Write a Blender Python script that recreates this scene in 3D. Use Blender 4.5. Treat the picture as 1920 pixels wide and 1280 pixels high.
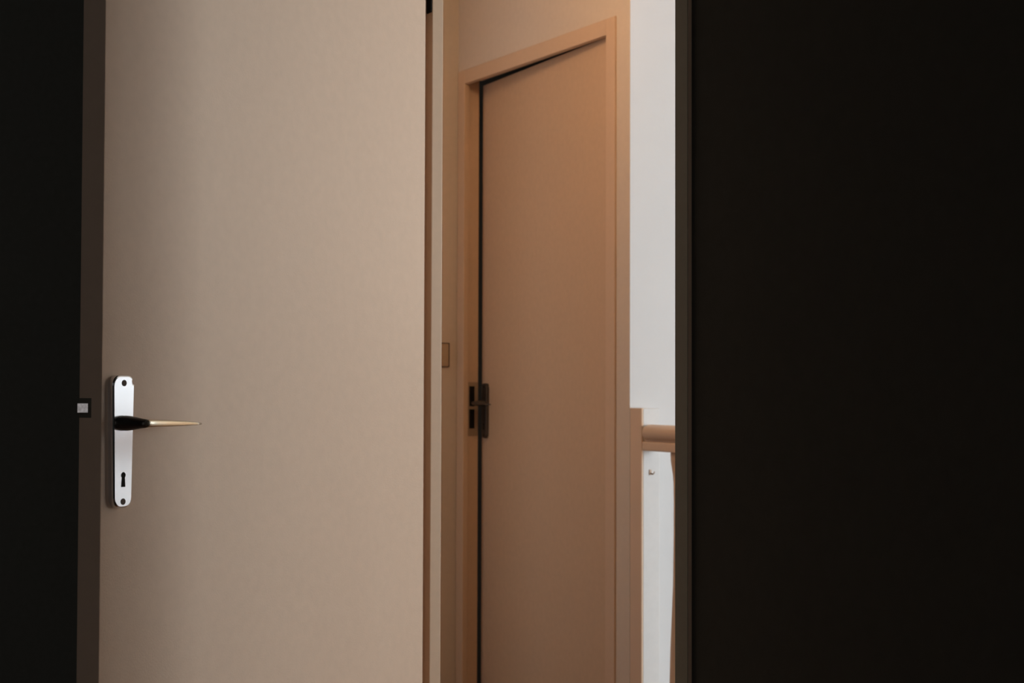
import bpy, bmesh, math
from mathutils import Vector, Matrix

# ------------------------------------------------------------------ scene, camera, light
# House axes: +X runs along the landing, +Y goes from the dark room across the landing
# towards the stairwell, +Z is up.  Metres.
for o in list(bpy.data.objects):
    bpy.data.objects.remove(o, do_unlink=True)
scene = bpy.context.scene
COL = scene.collection

vs = scene.view_settings
vs.view_transform = 'Standard'
vs.look = 'None'
vs.gamma = 1.0
vs.use_curve_mapping = False
vs.exposure = 0.0

F_PX = 2900.0
cam_d = bpy.data.cameras.new('camera')
cam_d.sensor_width = 36.0
cam_d.lens = 36.0 * F_PX / 1920.0
cam_d.clip_start = 0.05
cam_o = bpy.data.objects.new('camera', cam_d)
COL.objects.link(cam_o)
YAW, PITCH, ROLL = math.radians(59.46), math.atan(81 / F_PX), math.radians(0.18)
fw = Vector((-math.sin(YAW) * math.cos(PITCH), math.cos(YAW) * math.cos(PITCH), math.sin(PITCH)))
r0 = Vector((math.cos(YAW), math.sin(YAW), 0))
u0 = r0.cross(fw)
rt = r0 * math.cos(ROLL) + u0 * math.sin(ROLL)
up = u0 * math.cos(ROLL) - r0 * math.sin(ROLL)
m = Matrix((rt, up, -fw)).transposed().to_4x4()
m.translation = Vector((2.394, -1.235, 1.10))
cam_o.matrix_world = m
cam_d.dof.use_dof = True
cam_d.dof.focus_distance = 2.15
cam_d.dof.aperture_fstop = 12.0
scene.camera = cam_o

world = bpy.data.worlds.new('sky')
scene.world = world
world.use_nodes = True
bg = world.node_tree.nodes['Background']
bg.inputs[0].default_value = (0.80, 0.88, 1.0, 1)
bg.inputs[1].default_value = 1.2

# daylight coming in through the stairwell window
WIN = dict(y0=2.40, y1=5.05, z0=0.40, z1=2.25, x=2.60)
sun_d = bpy.data.lights.new('window_daylight', 'AREA')
sun_d.shape = 'RECTANGLE'
sun_d.size = 2.9
sun_d.size_y = 2.2
sun_d.energy = 265.0
sun_d.color = (0.83, 0.94, 1.0)
sun_o = bpy.data.objects.new('window_daylight', sun_d)
COL.objects.link(sun_o)
sun_o.location = (2.92, 3.725, 1.33)
sun_o.rotation_euler = (math.radians(90), 0, math.radians(90))      # faces -X

# faint fill light and unseen window, both added to lift the dark room
FILL_WIN = dict(y0=-2.55, y1=-1.85, z0=0.70, z1=1.95)
dim_d = bpy.data.lights.new('room_fill_light', 'AREA')
dim_d.shape = 'RECTANGLE'
dim_d.size = 0.8
dim_d.size_y = 1.35
dim_d.energy = 7.2
dim_d.color = (1.0, 0.97, 0.88)
dim_o = bpy.data.objects.new('room_fill_light', dim_d)
COL.objects.link(dim_o)
dim_o.location = (3.78, -2.2, 1.325)
dim_o.rotation_euler = (math.radians(90), 0, math.radians(90))      # faces -X

# ------------------------------------------------------------------ materials
def mat(name, col, rough=0.5, metal=0.0, var=0.03, scale=60.0, bump=0.0, spec=0.4):
    mt = bpy.data.materials.new(name)
    mt.use_nodes = True
    nt = mt.node_tree
    b = nt.nodes['Principled BSDF']
    b.inputs['Roughness'].default_value = rough
    b.inputs['Metallic'].default_value = metal
    b.inputs['Specular IOR Level'].default_value = spec
    tc = nt.nodes.new('ShaderNodeTexCoord')
    nz = nt.nodes.new('ShaderNodeTexNoise')
    nz.inputs['Scale'].default_value = scale
    nz.inputs['Detail'].default_value = 4.0
    nt.links.new(tc.outputs['Object'], nz.inputs['Vector'])
    rp = nt.nodes.new('ShaderNodeValToRGB')
    rp.color_ramp.elements[0].position = 0.3
    rp.color_ramp.elements[1].position = 0.7
    rp.color_ramp.elements[0].color = tuple(c * (1 - var) for c in col) + (1,)
    rp.color_ramp.elements[1].color = tuple(min(1, c * (1 + var)) for c in col) + (1,)
    nt.links.new(nz.outputs['Fac'], rp.inputs['Fac'])
    nt.links.new(rp.outputs['Color'], b.inputs['Base Color'])
    if bump:
        n2 = nt.nodes.new('ShaderNodeTexNoise')
        n2.inputs['Scale'].default_value = scale * 6
        nt.links.new(tc.outputs['Object'], n2.inputs['Vector'])
        bp = nt.nodes.new('ShaderNodeBump')
        bp.inputs['Strength'].default_value = bump
        bp.inputs['Distance'].default_value = 0.001
        nt.links.new(n2.outputs['Fac'], bp.inputs['Height'])
        nt.links.new(bp.outputs['Normal'], b.inputs['Normal'])
    return mt

def wood(name, c1, c2, rough=0.45):
    mt = mat(name, c1, rough)
    nt = mt.node_tree
    rp = [n for n in nt.nodes if n.type == 'VALTORGB'][0]
    nz = [n for n in nt.nodes if n.type == 'TEX_NOISE'][0]
    mp = nt.nodes.new('ShaderNodeMapping')
    mp.inputs['Scale'].default_value = (1, 14, 1)
    tc = [n for n in nt.nodes if n.type == 'TEX_COORD'][0]
    nt.links.new(tc.outputs['Object'], mp.inputs['Vector'])
    nt.links.new(mp.outputs['Vector'], nz.inputs['Vector'])
    nz.inputs['Scale'].default_value = 5
    rp.color_ramp.elements[0].color = c1 + (1,)
    rp.color_ramp.elements[1].color = c2 + (1,)
    return mt

M = dict(
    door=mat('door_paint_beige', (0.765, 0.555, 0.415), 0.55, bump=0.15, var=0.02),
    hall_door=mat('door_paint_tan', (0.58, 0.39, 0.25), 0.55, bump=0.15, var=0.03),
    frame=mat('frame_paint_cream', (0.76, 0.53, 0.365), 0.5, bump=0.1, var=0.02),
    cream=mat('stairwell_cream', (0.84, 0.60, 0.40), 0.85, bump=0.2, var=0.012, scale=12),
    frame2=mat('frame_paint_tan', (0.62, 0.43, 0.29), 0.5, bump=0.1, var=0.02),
    hall=mat('landing_wall_tan', (0.64, 0.53, 0.43), 0.8, bump=0.25, var=0.02),
    white=mat('stairwell_white', (0.645, 0.63, 0.63), 0.85, bump=0.2, var=0.012, scale=12),
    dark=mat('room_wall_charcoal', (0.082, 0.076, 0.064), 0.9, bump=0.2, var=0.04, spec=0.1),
    hall2=mat('landing_wall_ochre', (0.40, 0.23, 0.11), 0.8, bump=0.25, var=0.02),
    dark_lifted=mat('room_wall_charcoal_lifted', (0.25, 0.24, 0.21), 0.9, bump=0.2, var=0.04, spec=0.1),  # charcoal lightened: missing light on the left wall put into the colour
    casing_shade=mat('casing_shade_paint', (0.30, 0.27, 0.21), 0.6, var=0.03),  # frame colour darkened, with the room-side shade put into it
    ceil=mat('ceiling_paint', (0.66, 0.58, 0.48), 0.9),
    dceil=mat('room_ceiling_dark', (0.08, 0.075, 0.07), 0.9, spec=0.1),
    floor=wood('landing_floor_wood', (0.12, 0.055, 0.025), (0.17, 0.08, 0.036)),
    dfloor=wood('room_floor_wood', (0.24, 0.11, 0.045), (0.34, 0.16, 0.07), 0.5),
    alu=mat('satin_aluminium', (0.79, 0.795, 0.835), 0.15, 1.0, var=0.01),
    bolt=mat('worn_latch_steel', (0.34, 0.31, 0.31), 0.30, 1.0, var=0.25, scale=300),
    lever=mat('satin_aluminium_lever', (0.66, 0.58, 0.46), 0.25, 1.0, var=0.01),
    steel=mat('dull_steel', (0.13, 0.115, 0.10), 0.45, 1.0, var=0.03),
    black=mat('dark_recess', (0.012, 0.010, 0.009), 0.7, spec=0.1),
    brown=mat('dark_screw', (0.05, 0.035, 0.028), 0.5, 0.6),
    face=mat('dull_faceplate', (0.16, 0.14, 0.11), 0.7, spec=0.2, var=0.1),
    rail=wood('rail_painted_wood', (0.66, 0.48, 0.34), (0.70, 0.51, 0.37), 0.5),
    newel=mat('newel_white_paint', (0.66, 0.64, 0.63), 0.6, var=0.02),
    strike=mat('strike_plate_metal', (0.42, 0.30, 0.20), 0.6, 0.2, var=0.03),
    switch=mat('switch_plastic', (0.50, 0.36, 0.24), 0.45),
    pvc=mat('window_frame_white', (0.78, 0.78, 0.78), 0.4),
    hook=mat('hook_brass', (0.42, 0.30, 0.22), 0.5, 0.3),
)
gl = bpy.data.materials.new('window_glass')
gl.use_nodes = True
nt = gl.node_tree
nt.nodes.clear()
out = nt.nodes.new('ShaderNodeOutputMaterial')
mx = nt.nodes.new('ShaderNodeMixShader')
mx.inputs[0].default_value = 0.06
tr = nt.nodes.new('ShaderNodeBsdfTransparent')
gs = nt.nodes.new('ShaderNodeBsdfGlossy')
gs.inputs['Roughness'].default_value = 0.05
nt.links.new(tr.outputs[0], mx.inputs[1])
nt.links.new(gs.outputs[0], mx.inputs[2])
nt.links.new(mx.outputs[0], out.inputs[0])
M['glass'] = gl
bu = bpy.data.materials.new('lamp_glow')
bu.use_nodes = True
bb = bu.node_tree.nodes['Principled BSDF']
bb.inputs['Base Color'].default_value = (0.8, 0.75, 0.68, 1)
bb.inputs['Emission Color'].default_value = (1.0, 0.68, 0.41, 1)
bb.inputs['Emission Strength'].default_value = 35.0
M['bulb'] = bu

# ------------------------------------------------------------------ helpers
def link(name, me, mats, parent=None, smooth=False):
    o = bpy.data.objects.new(name, me)
    COL.objects.link(o)
    for k in (mats if isinstance(mats, (list, tuple)) else [mats]):
        me.materials.append(M[k])
    if parent:
        o.parent = parent
    if smooth:
        for p in me.polygons:
            p.use_smooth = True
    return o

def bm_obj(name, bm, mats, parent=None, smooth=False, bevel=0.0, seg=2):
    bmesh.ops.recalc_face_normals(bm, faces=bm.faces[:])
    if bevel:
        es = [e for e in bm.edges if e.is_manifold and e.calc_face_angle(0) > 0.6]
        bmesh.ops.bevel(bm, geom=es, offset=bevel, segments=seg, profile=0.6, affect='EDGES')
    me = bpy.data.meshes.new(name)
    bm.to_mesh(me)
    bm.free()
    return link(name, me, mats, parent, smooth)

def empty(name, loc=(0, 0, 0), rz=0.0, parent=None):
    o = bpy.data.objects.new(name, None)
    o.empty_display_size = 0.05
    COL.objects.link(o)
    o.location = loc
    o.rotation_euler = (0, 0, rz)
    if parent:
        o.parent = parent
    return o

def tag(o, label, cat, group=None):
    o['label'] = label
    o['category'] = cat
    if group:
        o['group'] = group
    return o

def structure(o, label=None):
    o['kind'] = 'structure'
    if label:
        o['label'] = label
    return o

def add_box(bm, a, b, mi=None):
    """mi: material index, or a function normal -> material index"""
    (x0, y0, z0), (x1, y1, z1) = a, b
    v = [bm.verts.new(p) for p in ((x0, y0, z0), (x1, y0, z0), (x1, y1, z0), (x0, y1, z0),
                                   (x0, y0, z1), (x1, y0, z1), (x1, y1, z1), (x0, y1, z1))]
    for idx, n in (((0, 3, 2, 1), '-z'), ((4, 5, 6, 7), '+z'), ((0, 1, 5, 4), '-y'),
                   ((2, 3, 7, 6), '+y'), ((1, 2, 6, 5), '+x'), ((3, 0, 4, 7), '-x')):
        f = bm.faces.new([v[i] for i in idx])
        if mi is not None:
            f.material_index = mi(n) if callable(mi) else mi
    return bm

def box(name, a, b, mats, parent=None, bevel=0.0, mi=None):
    bm = bmesh.new()
    add_box(bm, a, b, mi)
    return bm_obj(name, bm, mats, parent, bevel=bevel)

def prism(name, pts, axis, lo, hi, mats, parent=None, bevel=0.0, smooth=False, seg=2):
    """extrude a closed 2-D outline along an axis.  axis 'z': pts=(x,y); 'x': pts=(y,z); 'y': pts=(x,z)"""
    bm = bmesh.new()
    def P(p, t):
        return {'z': (p[0], p[1], t), 'x': (t, p[0], p[1]), 'y': (p[0], t, p[1])}[axis]
    A = [bm.verts.new(P(p, lo)) for p in pts]
    B = [bm.verts.new(P(p, hi)) for p in pts]
    n = len(pts)
    bm.faces.new(A)
    bm.faces.new(B[::-1])
    for i in range(n):
        bm.faces.new((A[i], A[(i + 1) % n], B[(i + 1) % n], B[i]))
    return bm_obj(name, bm, mats, parent, smooth, bevel, seg)

def rings(name, rs, mats, parent=None, smooth=True):
    """loft through closed rings of points, capped"""
    bm = bmesh.new()
    R = [[bm.verts.new(p) for p in r] for r in rs]
    n = len(R[0])
    for a, b in zip(R, R[1:]):
        for i in range(n):
            bm.faces.new((a[i], a[(i + 1) % n], b[(i + 1) % n], b[i]))
    bm.faces.new(R[0][::-1])
    bm.faces.new(R[-1])
    return bm_obj(name, bm, mats, parent, smooth)

def lathe(name, prof, mats, parent=None, n=24, centre=(0, 0)):
    return rings(name, [[(centre[0] + r * math.cos(2 * math.pi * i / n), centre[1] + r * math.sin(2 * math.pi * i / n), z)
                         for i in range(n)] for r, z in prof], mats, parent)

# ------------------------------------------------------------------ setting: shell
ZC = 2.50                                    # ceiling height
STAIR_LOW = -1.50                            # lower flight of the stairwell
Y1A, Y1B = 0.006, 0.056                      # wall between the dark room and the landing
Y2A, Y2B = 1.165, 1.222                      # wall across the landing
XE = -2.022                                  # end wall of the landing
XC = -1.046                                  # corner where the far wall stops at the stairwell
XR = 3.50                                    # right end of the dark room
XS = 2.60                                    # right end of the landing and stairwell
YS = 5.90                                    # back of the stairwell

# wall between dark room and landing, with the doorway cut out
bm = bmesh.new()
side = lambda n: {'-y': 0, '+y': 1}.get(n, 1)
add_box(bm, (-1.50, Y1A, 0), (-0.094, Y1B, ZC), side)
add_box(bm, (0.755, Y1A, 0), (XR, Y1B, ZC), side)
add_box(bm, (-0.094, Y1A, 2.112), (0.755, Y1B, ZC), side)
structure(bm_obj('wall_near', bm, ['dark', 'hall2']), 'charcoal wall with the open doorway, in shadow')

# far landing wall, with the doorway of the second door
bm = bmesh.new()
side = lambda n: {'-y': 0, '+y': 0, '+x': 1}.get(n, 0)
add_box(bm, (XE - 0.10, Y2A, 0), (-2.016, Y2B, ZC), 0)
add_box(bm, (-1.114, Y2A, 0), (XC, Y2B, ZC), side)
add_box(bm, (-2.016, Y2A, 2.115), (-1.114, Y2B, ZC), 0)
structure(bm_obj('wall_far', bm, ['hall', 'white']), 'tan landing wall around the second door')

structure(box('wall_left', (XE - 0.10, Y1B, 0), (XE, Y2A, ZC), 'hall'), 'narrow tan end wall carrying the light switch')
# white stairwell walls
bm = bmesh.new()
add_box(bm, (XC - 0.06, Y2B, STAIR_LOW), (XC, YS, ZC), lambda n: 1 if n == '-x' else 0)
structure(bm_obj('wall_stairwell', bm, ['white', 'hall']), 'bright white stairwell wall above and below the handrail')
structure(box('wall_back', (XC - 0.06, YS, STAIR_LOW), (XS + 0.20, YS + 0.10, ZC), 'cream'))
structure(box('reflector_board', (1.55, YS - 0.02, STAIR_LOW), (XS, YS, ZC), 'pvc'))  # unseen white board added for the handle plate to reflect
bm = bmesh.new()
x0, x1 = XS, XS + 0.20
add_box(bm, (x0, Y1B, STAIR_LOW), (x1, Y2B, ZC), 1)
add_box(bm, (x0, Y2B, STAIR_LOW), (x1, WIN['y0'], ZC), 0)
add_box(bm, (x0, WIN['y1'], STAIR_LOW), (x1, YS, ZC), 0)
add_box(bm, (x0, WIN['y0'], STAIR_LOW), (x1, WIN['y1'], WIN['z0']), 0)
add_box(bm, (x0, WIN['y0'], WIN['z1']), (x1, WIN['y1'], ZC), 0)
structure(bm_obj('wall_right', bm, ['white', 'hall']))
# little room behind the second door
bm = bmesh.new()
add_box(bm, (-2.30, 2.30, 0), (XC - 0.06, 2.36, ZC))
add_box(bm, (-2.36, Y2B, 0), (-2.30, 2.36, ZC))
structure(bm_obj('wall_closet', bm, 'dark'))
# dark room
bm = bmesh.new()
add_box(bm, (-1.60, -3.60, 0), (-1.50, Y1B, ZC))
structure(bm_obj('wall_room_left', bm, 'dark_lifted'), 'unlit charcoal wall behind the open door')
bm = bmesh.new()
add_box(bm, (XR, -3.60, 0), (XR + 0.10, FILL_WIN['y0'], ZC))
add_box(bm, (XR, FILL_WIN['y1'], 0), (XR + 0.10, Y1B, ZC))
add_box(bm, (XR, FILL_WIN['y0'], 0), (XR + 0.10, FILL_WIN['y1'], FILL_WIN['z0']))
add_box(bm, (XR, FILL_WIN['y0'], FILL_WIN['z1']), (XR + 0.10, FILL_WIN['y1'], ZC))
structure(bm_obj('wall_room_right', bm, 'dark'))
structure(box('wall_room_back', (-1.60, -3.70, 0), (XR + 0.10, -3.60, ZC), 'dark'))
# floors and ceilings
structure(box('floor_room', (-1.60, -3.70, -0.12), (XR + 0.10, 0.03, 0), 'dfloor'))
structure(box('floor_landing', (-2.36, 0.03, -0.12), (XS + 0.20, 1.225, 0), 'floor'))
structure(box('floor_closet', (-2.36, 1.225, -0.12), (XC - 0.06, 2.36, 0), 'floor'))
structure(box('floor_stairwell', (XC - 0.06, 1.10, STAIR_LOW - 0.1), (XS + 0.20, YS + 0.1, STAIR_LOW), 'floor'))
structure(box('wall_below_landing', (XC - 0.06, 1.10, STAIR_LOW), (XS, 1.20, -0.12), 'white'))
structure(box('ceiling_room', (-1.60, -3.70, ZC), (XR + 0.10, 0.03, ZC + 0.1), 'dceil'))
structure(box('ceiling', (-2.36, 0.03, ZC), (XS + 0.20, YS + 0.1, ZC + 0.1), 'ceil'))

# windows: one lights the stairwell, a small unseen one is added behind the viewer as fill
def window(name, x, W, mullion):
    t = structure(empty(name, (x, (W['y0'] + W['y1']) / 2, W['z0'])))
    hw, hh = (W['y1'] - W['y0']) / 2, W['z1'] - W['z0']
    parts = [('window_stile', -hw, -hw + .05, 0, hh), ('window_stile', hw - .05, hw, 0, hh),
             ('window_rail', -hw + .05, hw - .05, 0, .05), ('window_rail', -hw + .05, hw - .05, hh - .05, hh)]
    spans = [(-hw + .05, hw - .05)]
    if mullion:
        parts.append(('window_stile', -.03, .03, .05, hh - .05))
        spans = [(-hw + .05, -.03), (.03, hw - .05)]
    for nm, a, b, c, d in parts:
        box(nm, (-.03, a, c), (.03, b, d), 'pvc', t, bevel=0.004)
    for a, b in spans:
        box('pane', (-.003, a, .05), (.003, b, hh - .05), 'glass', t)
window('window_1', XS + 0.10, WIN, True)
window('fill_window', XR + 0.05, FILL_WIN, False)

# ------------------------------------------------------------------ door frames
def door_frame(name, label, xl, xr, ztop, yhall, sgn, depth_stop, depth_total, rab, face, mat_='frame', room_mat=None):
    """stop on the landing side; sgn=-1: rabbet lies towards -Y of the landing face, +1: towards +Y"""
    t = structure(empty(name, ((xl + xr) / 2, yhall, 0)), label)
    ox = (xl + xr) / 2
    ys, ye = sgn * depth_stop, sgn * depth_total
    for s, x in ((-1, xl - ox), (1, xr - ox)):
        pts = [(x, 0), (x, ys), (x + s * rab, ys), (x + s * rab, ye), (x + s * face, ye), (x + s * face, 0)]
        prism('jamb', pts, 'z', 0, ztop + face, mat_, t, bevel=0.0016)
    pts = [(0, ztop), (ys, ztop), (ys, ztop + rab), (ye, ztop + rab), (ye, ztop + face), (0, ztop + face)]
    prism('head', pts, 'x', xl - ox, xr - ox, mat_, t, bevel=0.0016)
    if room_mat:                          # added thin strip: shade on the frame's room side as darker colour
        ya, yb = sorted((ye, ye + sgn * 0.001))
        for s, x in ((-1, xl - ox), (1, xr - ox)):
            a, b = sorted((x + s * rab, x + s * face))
            box('shade_strip', (a, ya, 0), (b, yb, ztop + face), room_mat, t)
        box('shade_strip', (xl - ox - rab, ya, ztop + rab), (xr - ox + rab, yb, ztop + face), room_mat, t)
    return t

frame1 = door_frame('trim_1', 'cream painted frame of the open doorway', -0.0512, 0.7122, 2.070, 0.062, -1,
                    0.022, 0.062, 0.018, 0.045, room_mat='casing_shade')
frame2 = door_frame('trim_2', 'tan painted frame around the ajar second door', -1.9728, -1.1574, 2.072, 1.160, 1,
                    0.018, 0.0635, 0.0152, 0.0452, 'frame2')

# strike plate let into the latch jamb of the second door
rx = -1.9728 - 0.0152 - frame2.location.x          # rabbet side, frame coordinates
sp = box('strike_plate', (rx - .001, .024, .935), (rx + .0016, .062, 1.108), 'strike', frame2, bevel=0.0006)
sp['label'] = 'dull steel strike plate with two slots'
for z0, z1 in ((1.030, 1.095), (.958, 1.020)):
    box('strike_slot', (rx + .0005, .030, z0), (rx + .0022, .049, z1), 'black', sp)

# ------------------------------------------------------------------ handle set, shared by both doors
def handle_set(door, ax, zc, yface, hx, out, plate_mat, lever_mat, lever_label=None):
    """ax: spindle position along the leaf, yface: leaf face, hx: direction (+1/-1) of the lever along x, out: +1/-1 face normal along y"""
    def pt(a, k, z):                      # a: along leaf towards the hinge, k: out of the face, z: height
        return (ax + hx * a, yface + out * k, zc + z)
    # plate: tapered, rounded, hollow-pressed look with a small nick in one corner
    top, bot = 0.0635, -0.1125
    wt, wb = 0.0202, 0.0168
    outl = []
    def arc(cx, cz, rx_, rz_, a0, a1, n=7):
        for i in range(n):
            a = math.radians(a0 + (a1 - a0) * i / (n - 1))
            outl.append((cx + rx_ * math.cos(a), cz + rz_ * math.sin(a)))
    arc(wt - .012, top - .012, .012, .012, 0, 90)
    outl.pop(2); outl.pop(1)
    outl.insert(1, (wt - .0030, top - .0112)); outl.insert(2, (wt - .0045, top - .0060))
    arc(-wt + .013, top - .013, .013, .013, 90, 180)
    arc(-wb + .013, bot + .013, .013, .013, 180, 270)
    arc(wb - .013, bot + .013, .013, .013, 270, 360)
    bm = bmesh.new()
    def ring(k, sc):
        return [bm.verts.new(pt(x * sc, k, (z - (top + bot) / 2) * (1 - (1 - sc) * .25) + (top + bot) / 2)) for x, z in outl]
    R = [ring(0, 1.0), ring(.0082, 1.0), ring(.0095, .96), ring(.0100, .90)]
    n = len(outl)
    for a, b in zip(R, R[1:]):
        for i in range(n):
            bm.faces.new((a[i], a[(i + 1) % n], b[(i + 1) % n], b[i]))
    bm.faces.new(R[-1])
    bm.faces.new(R[0][::-1])
    plate = bm_obj('handle_plate', bm, plate_mat, door)
    plate['label'] = 'tapered satin metal handle plate'
    def disc(name, z, r, rz, mt, k0=.0097, k1=.0106):
        return rings(name, [[pt(r * math.cos(2 * math.pi * i / 18), k, z + rz * math.sin(2 * math.pi * i / 18)) for i in range(18)]
                            for k in (k0, k1)], mt, plate, smooth=False)
    disc('screw', .0532, .0042, .0042, 'brown')
    disc('screw', -.1040, .0042, .0042, 'brown')
    # keyhole: round head over a slot
    kh = [(.0040 * math.cos(math.radians(a)), -.0690 + .0040 * math.sin(math.radians(a))) for a in range(-50, 231, 20)]
    kh = kh + [(-.0030, -.0760), (-.0036, -.0845), (.0036, -.0845), (.0030, -.0760)]
    rings('keyhole', [[pt(x, k, z) for x, z in kh] for k in (.0097, .0104)], 'black', plate, smooth=False)
    # neck and lever arm
    N = 20
    neck = []
    for k, ra, rz in ((.0085, .0150, .0096), (.013, .0142, .0102), (.020, .0120, .0098), (.030, .0098, .0084),
                      (.040, .0080, .0068), (.047, .0070, .0060), (.0515, .0055, .0050)):
        neck.append([pt(ra * math.cos(2 * math.pi * i / N), k, rz * math.sin(2 * math.pi * i / N)) for i in range(N)])
    nk = rings('lever_neck', neck, 'steel', door)
    arm = []
    for a, k, hk, hz, dz in ((-.0040, .0470, .0030, .0030, 0), (-.0015, .0470, .0048, .0046, 0), (.004, .0474, .0058, .0054, 0),
                             (.018, .0480, .0056, .0050, -.0002), (.045, .0478, .0048, .0045, -.0007), (.080, .0458, .0040, .0034, -.0014),
                             (.105, .0436, .0030, .0022, -.0022), (.116, .0424, .0018, .0012, -.0026)):
        se = lambda v: math.copysign(abs(v) ** 0.55, v)          # flattened oval section
        arm.append([pt(a, k + hk * se(math.cos(2 * math.pi * i / N)), dz + hz * se(math.sin(2 * math.pi * i / N))) for i in range(N)])
    rings('lever', arm, lever_mat, door)

# ------------------------------------------------------------------ door 1 (open, in the dark doorway)
PHI = math.radians(59.9)
PIV = (-0.069, -0.008)
W1 = 0.785
door1 = structure(empty('door_1', (PIV[0], PIV[1], 0), -PHI), 'wide open beige door with white handle plate, nearest the viewer')
# leaf coordinates: x from the hinge to the free edge, y from room face to landing face
LX0, LX1, LY0, LY1 = 0.003, 0.003 + W1, 0.008, 0.048
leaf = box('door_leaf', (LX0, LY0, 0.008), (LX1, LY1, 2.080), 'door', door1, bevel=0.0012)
handle_set(door1, LX1 - 0.0312, 1.0474, LY1, -1, 1, 'alu', 'lever')
# latch bolt in the free edge
zl = 1.0675
bolt = prism('latch_bolt', [(LX1 - .004, .0252), (LX1 + .0005, .0252), (LX1 + .0098, .0138), (LX1 + .0098, .0120), (LX1 - .004, .0120)],
             'z', zl - .0068, zl + .0068, 'bolt', door1, bevel=0.0008)
bolt['label'] = 'shiny bevelled latch bolt'
box('latch_faceplate', (LX1 - .001, .0085, zl - .0130), (LX1 + .0008, .0300, zl + .0130), 'face', door1, bevel=0.0004)
# upper hinge, tucked into the rabbet
hg = empty('hinge', (0, 0, 1.767), 0, door1)
lathe('hinge_knuckle', [(.0065, 0), (.0075, .003), (.0075, .107), (.0065, .110)], 'steel', hg)
box('hinge_flap', (.0008, .004, 0), (.003, .046, .110), 'steel', hg)
box('hinge_flap', (-0.069 + .0002 - frame1.location.x, .0398 - .062 - .0025, 1.767), (-0.0525 - frame1.location.x, .0398 - .062, 1.877), 'black', frame1)

# ------------------------------------------------------------------ door 2 (ajar, across the landing)
# hinged on the right, swings away from the landing
A2 = math.radians(3.75)
W2 = 0.838
door2 = structure(empty('door_2', (-1.1435, 1.2270, 0), -A2), 'tan door standing slightly ajar across the landing')
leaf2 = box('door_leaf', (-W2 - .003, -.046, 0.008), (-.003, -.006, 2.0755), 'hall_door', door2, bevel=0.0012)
handle_set(door2, -W2 - .003 + .034, 1.0400, -.046, 1, -1, 'steel', 'steel')

# ------------------------------------------------------------------ light switch on the end wall
sw = tag(empty('light_switch', (XE, 1.0900, 1.1955)), 'square tan light switch on the narrow wall, half hidden by the door frame', 'light switch')
box('switch_shadow', (0, -.0395, -.0385), (.004, .0435, .0390), 'black', sw)  # shadow outline round the switch, built as a larger black slab
box('switch_plate', (.003, -.0380, -.0365), (.009, .0380, .0365), 'switch', sw, bevel=0.0012)
box('rocker', (.0085, -.026, -.026), (.0115, .026, .026), 'switch', sw, bevel=0.001)

# ------------------------------------------------------------------ balustrade round the stairwell
bal = tag(empty('stair_balustrade', (XC, 1.165, 0)), 'tan painted wooden balustrade with rounded handrail at the stairwell edge', 'balustrade')
box('newel_post', (0.0005, 0.006, 0), (.0545, .060, 1.0375), 'newel', bal, bevel=0.002)
box('newel_shade_front', (0.0005, 0.0, 0), (.0545, .006, 1.0385), 'rail', bal, bevel=0.002)  # added tan layer: shade on the newel front put into its colour
RX0, RX1 = .0620, 2.60
top_pts = [(.0225 + .030 * math.cos(math.radians(a)), .9735 + .0215 * (abs(math.sin(math.radians(a))) ** .8) * (1 if math.sin(math.radians(a)) > 0 else -1)) for a in range(0, 360, 18)]
rs = []
for x, sc in ((RX0, .72), (RX0 + .0015, .90), (RX0 + .005, 1.0), (RX1, 1.0)):
    rs.append([(x, .0225 + (y - .0225) * sc, .9735 + (z - .9735) * sc) for y, z in top_pts])
rings('handrail', rs, 'rail', bal)
box('rail_neck', (.0545, .008, .938), (RX1, .037, .960), 'rail', bal)
box('under_rail', (RX0, -.0045, .9255), (RX1, .0495, .9500), 'rail', bal, bevel=0.004)
box('foot_rail', (.0545, .004, .070), (RX1, .041, .105), 'rail', bal, bevel=0.003)
box('newel_post', (RX1, 0.0, 0), (RX1 + .054, .045, 1.0385), 'rail', bal, bevel=0.003)
prof = [(.0120, .105), (.0190, .13), (.0190, .19), (.0125, .21), (.0175, .24), (.0215, .32), (.0190, .42), (.0125, .58), (.0105, .72), (.0105, .80),
        (.0112, .845), (.0130, .868), (.0165, .890), (.0185, .903), (.0190, .9260)]
b0 = lathe('baluster', prof, 'rail', bal, n=16, centre=(0, 0))
b0.location = (.1850, .0225, 0)
for i in range(1, 16):
    c = b0.copy()
    COL.objects.link(c)
    c.parent = bal
    c.location = (.1850 + .15 * i, .0225, 0)

# small hook on the white wall under the rail
hk = tag(empty('wall_hook', (XC + .0545, 1.1935, .867)), 'tiny brown hook on the side of the newel post under the handrail', 'hook')
box('hook_plate', (0, -.004, -.007), (.0025, .003, .007), 'hook', hk, bevel=0.0008)
rings('hook_prong', [[(.002 + dx, .001 + cy + .0018 * math.cos(2 * math.pi * i / 10), cz + .0018 * math.sin(2 * math.pi * i / 10)) for i in range(10)]
                     for dx, cy, cz in ((0, 0, -.003), (.006, .001, -.005), (.009, .003, -.003), (.010, .004, .001))], 'hook', hk)

# ------------------------------------------------------------------ ceiling lamp of the landing (above the frame)
LAMP = (-0.75, 0.46)
lamp = tag(empty('ceiling_lamp', (LAMP[0], LAMP[1], ZC)), 'round glass ceiling lamp glowing warm above the landing', 'lamp')
lathe('ceiling_rose', [(.055, 0), (.055, -.015), (.030, -.030), (.012, -.036), (.012, -.045)][::-1], 'pvc', lamp)
globe = []
for i in range(13):
    a = math.pi * i / 12
    globe.append((max(.004, .09 * math.sin(a)), -.125 + .09 * -math.cos(a)))
lathe('globe', globe, 'bulb', lamp, n=32)
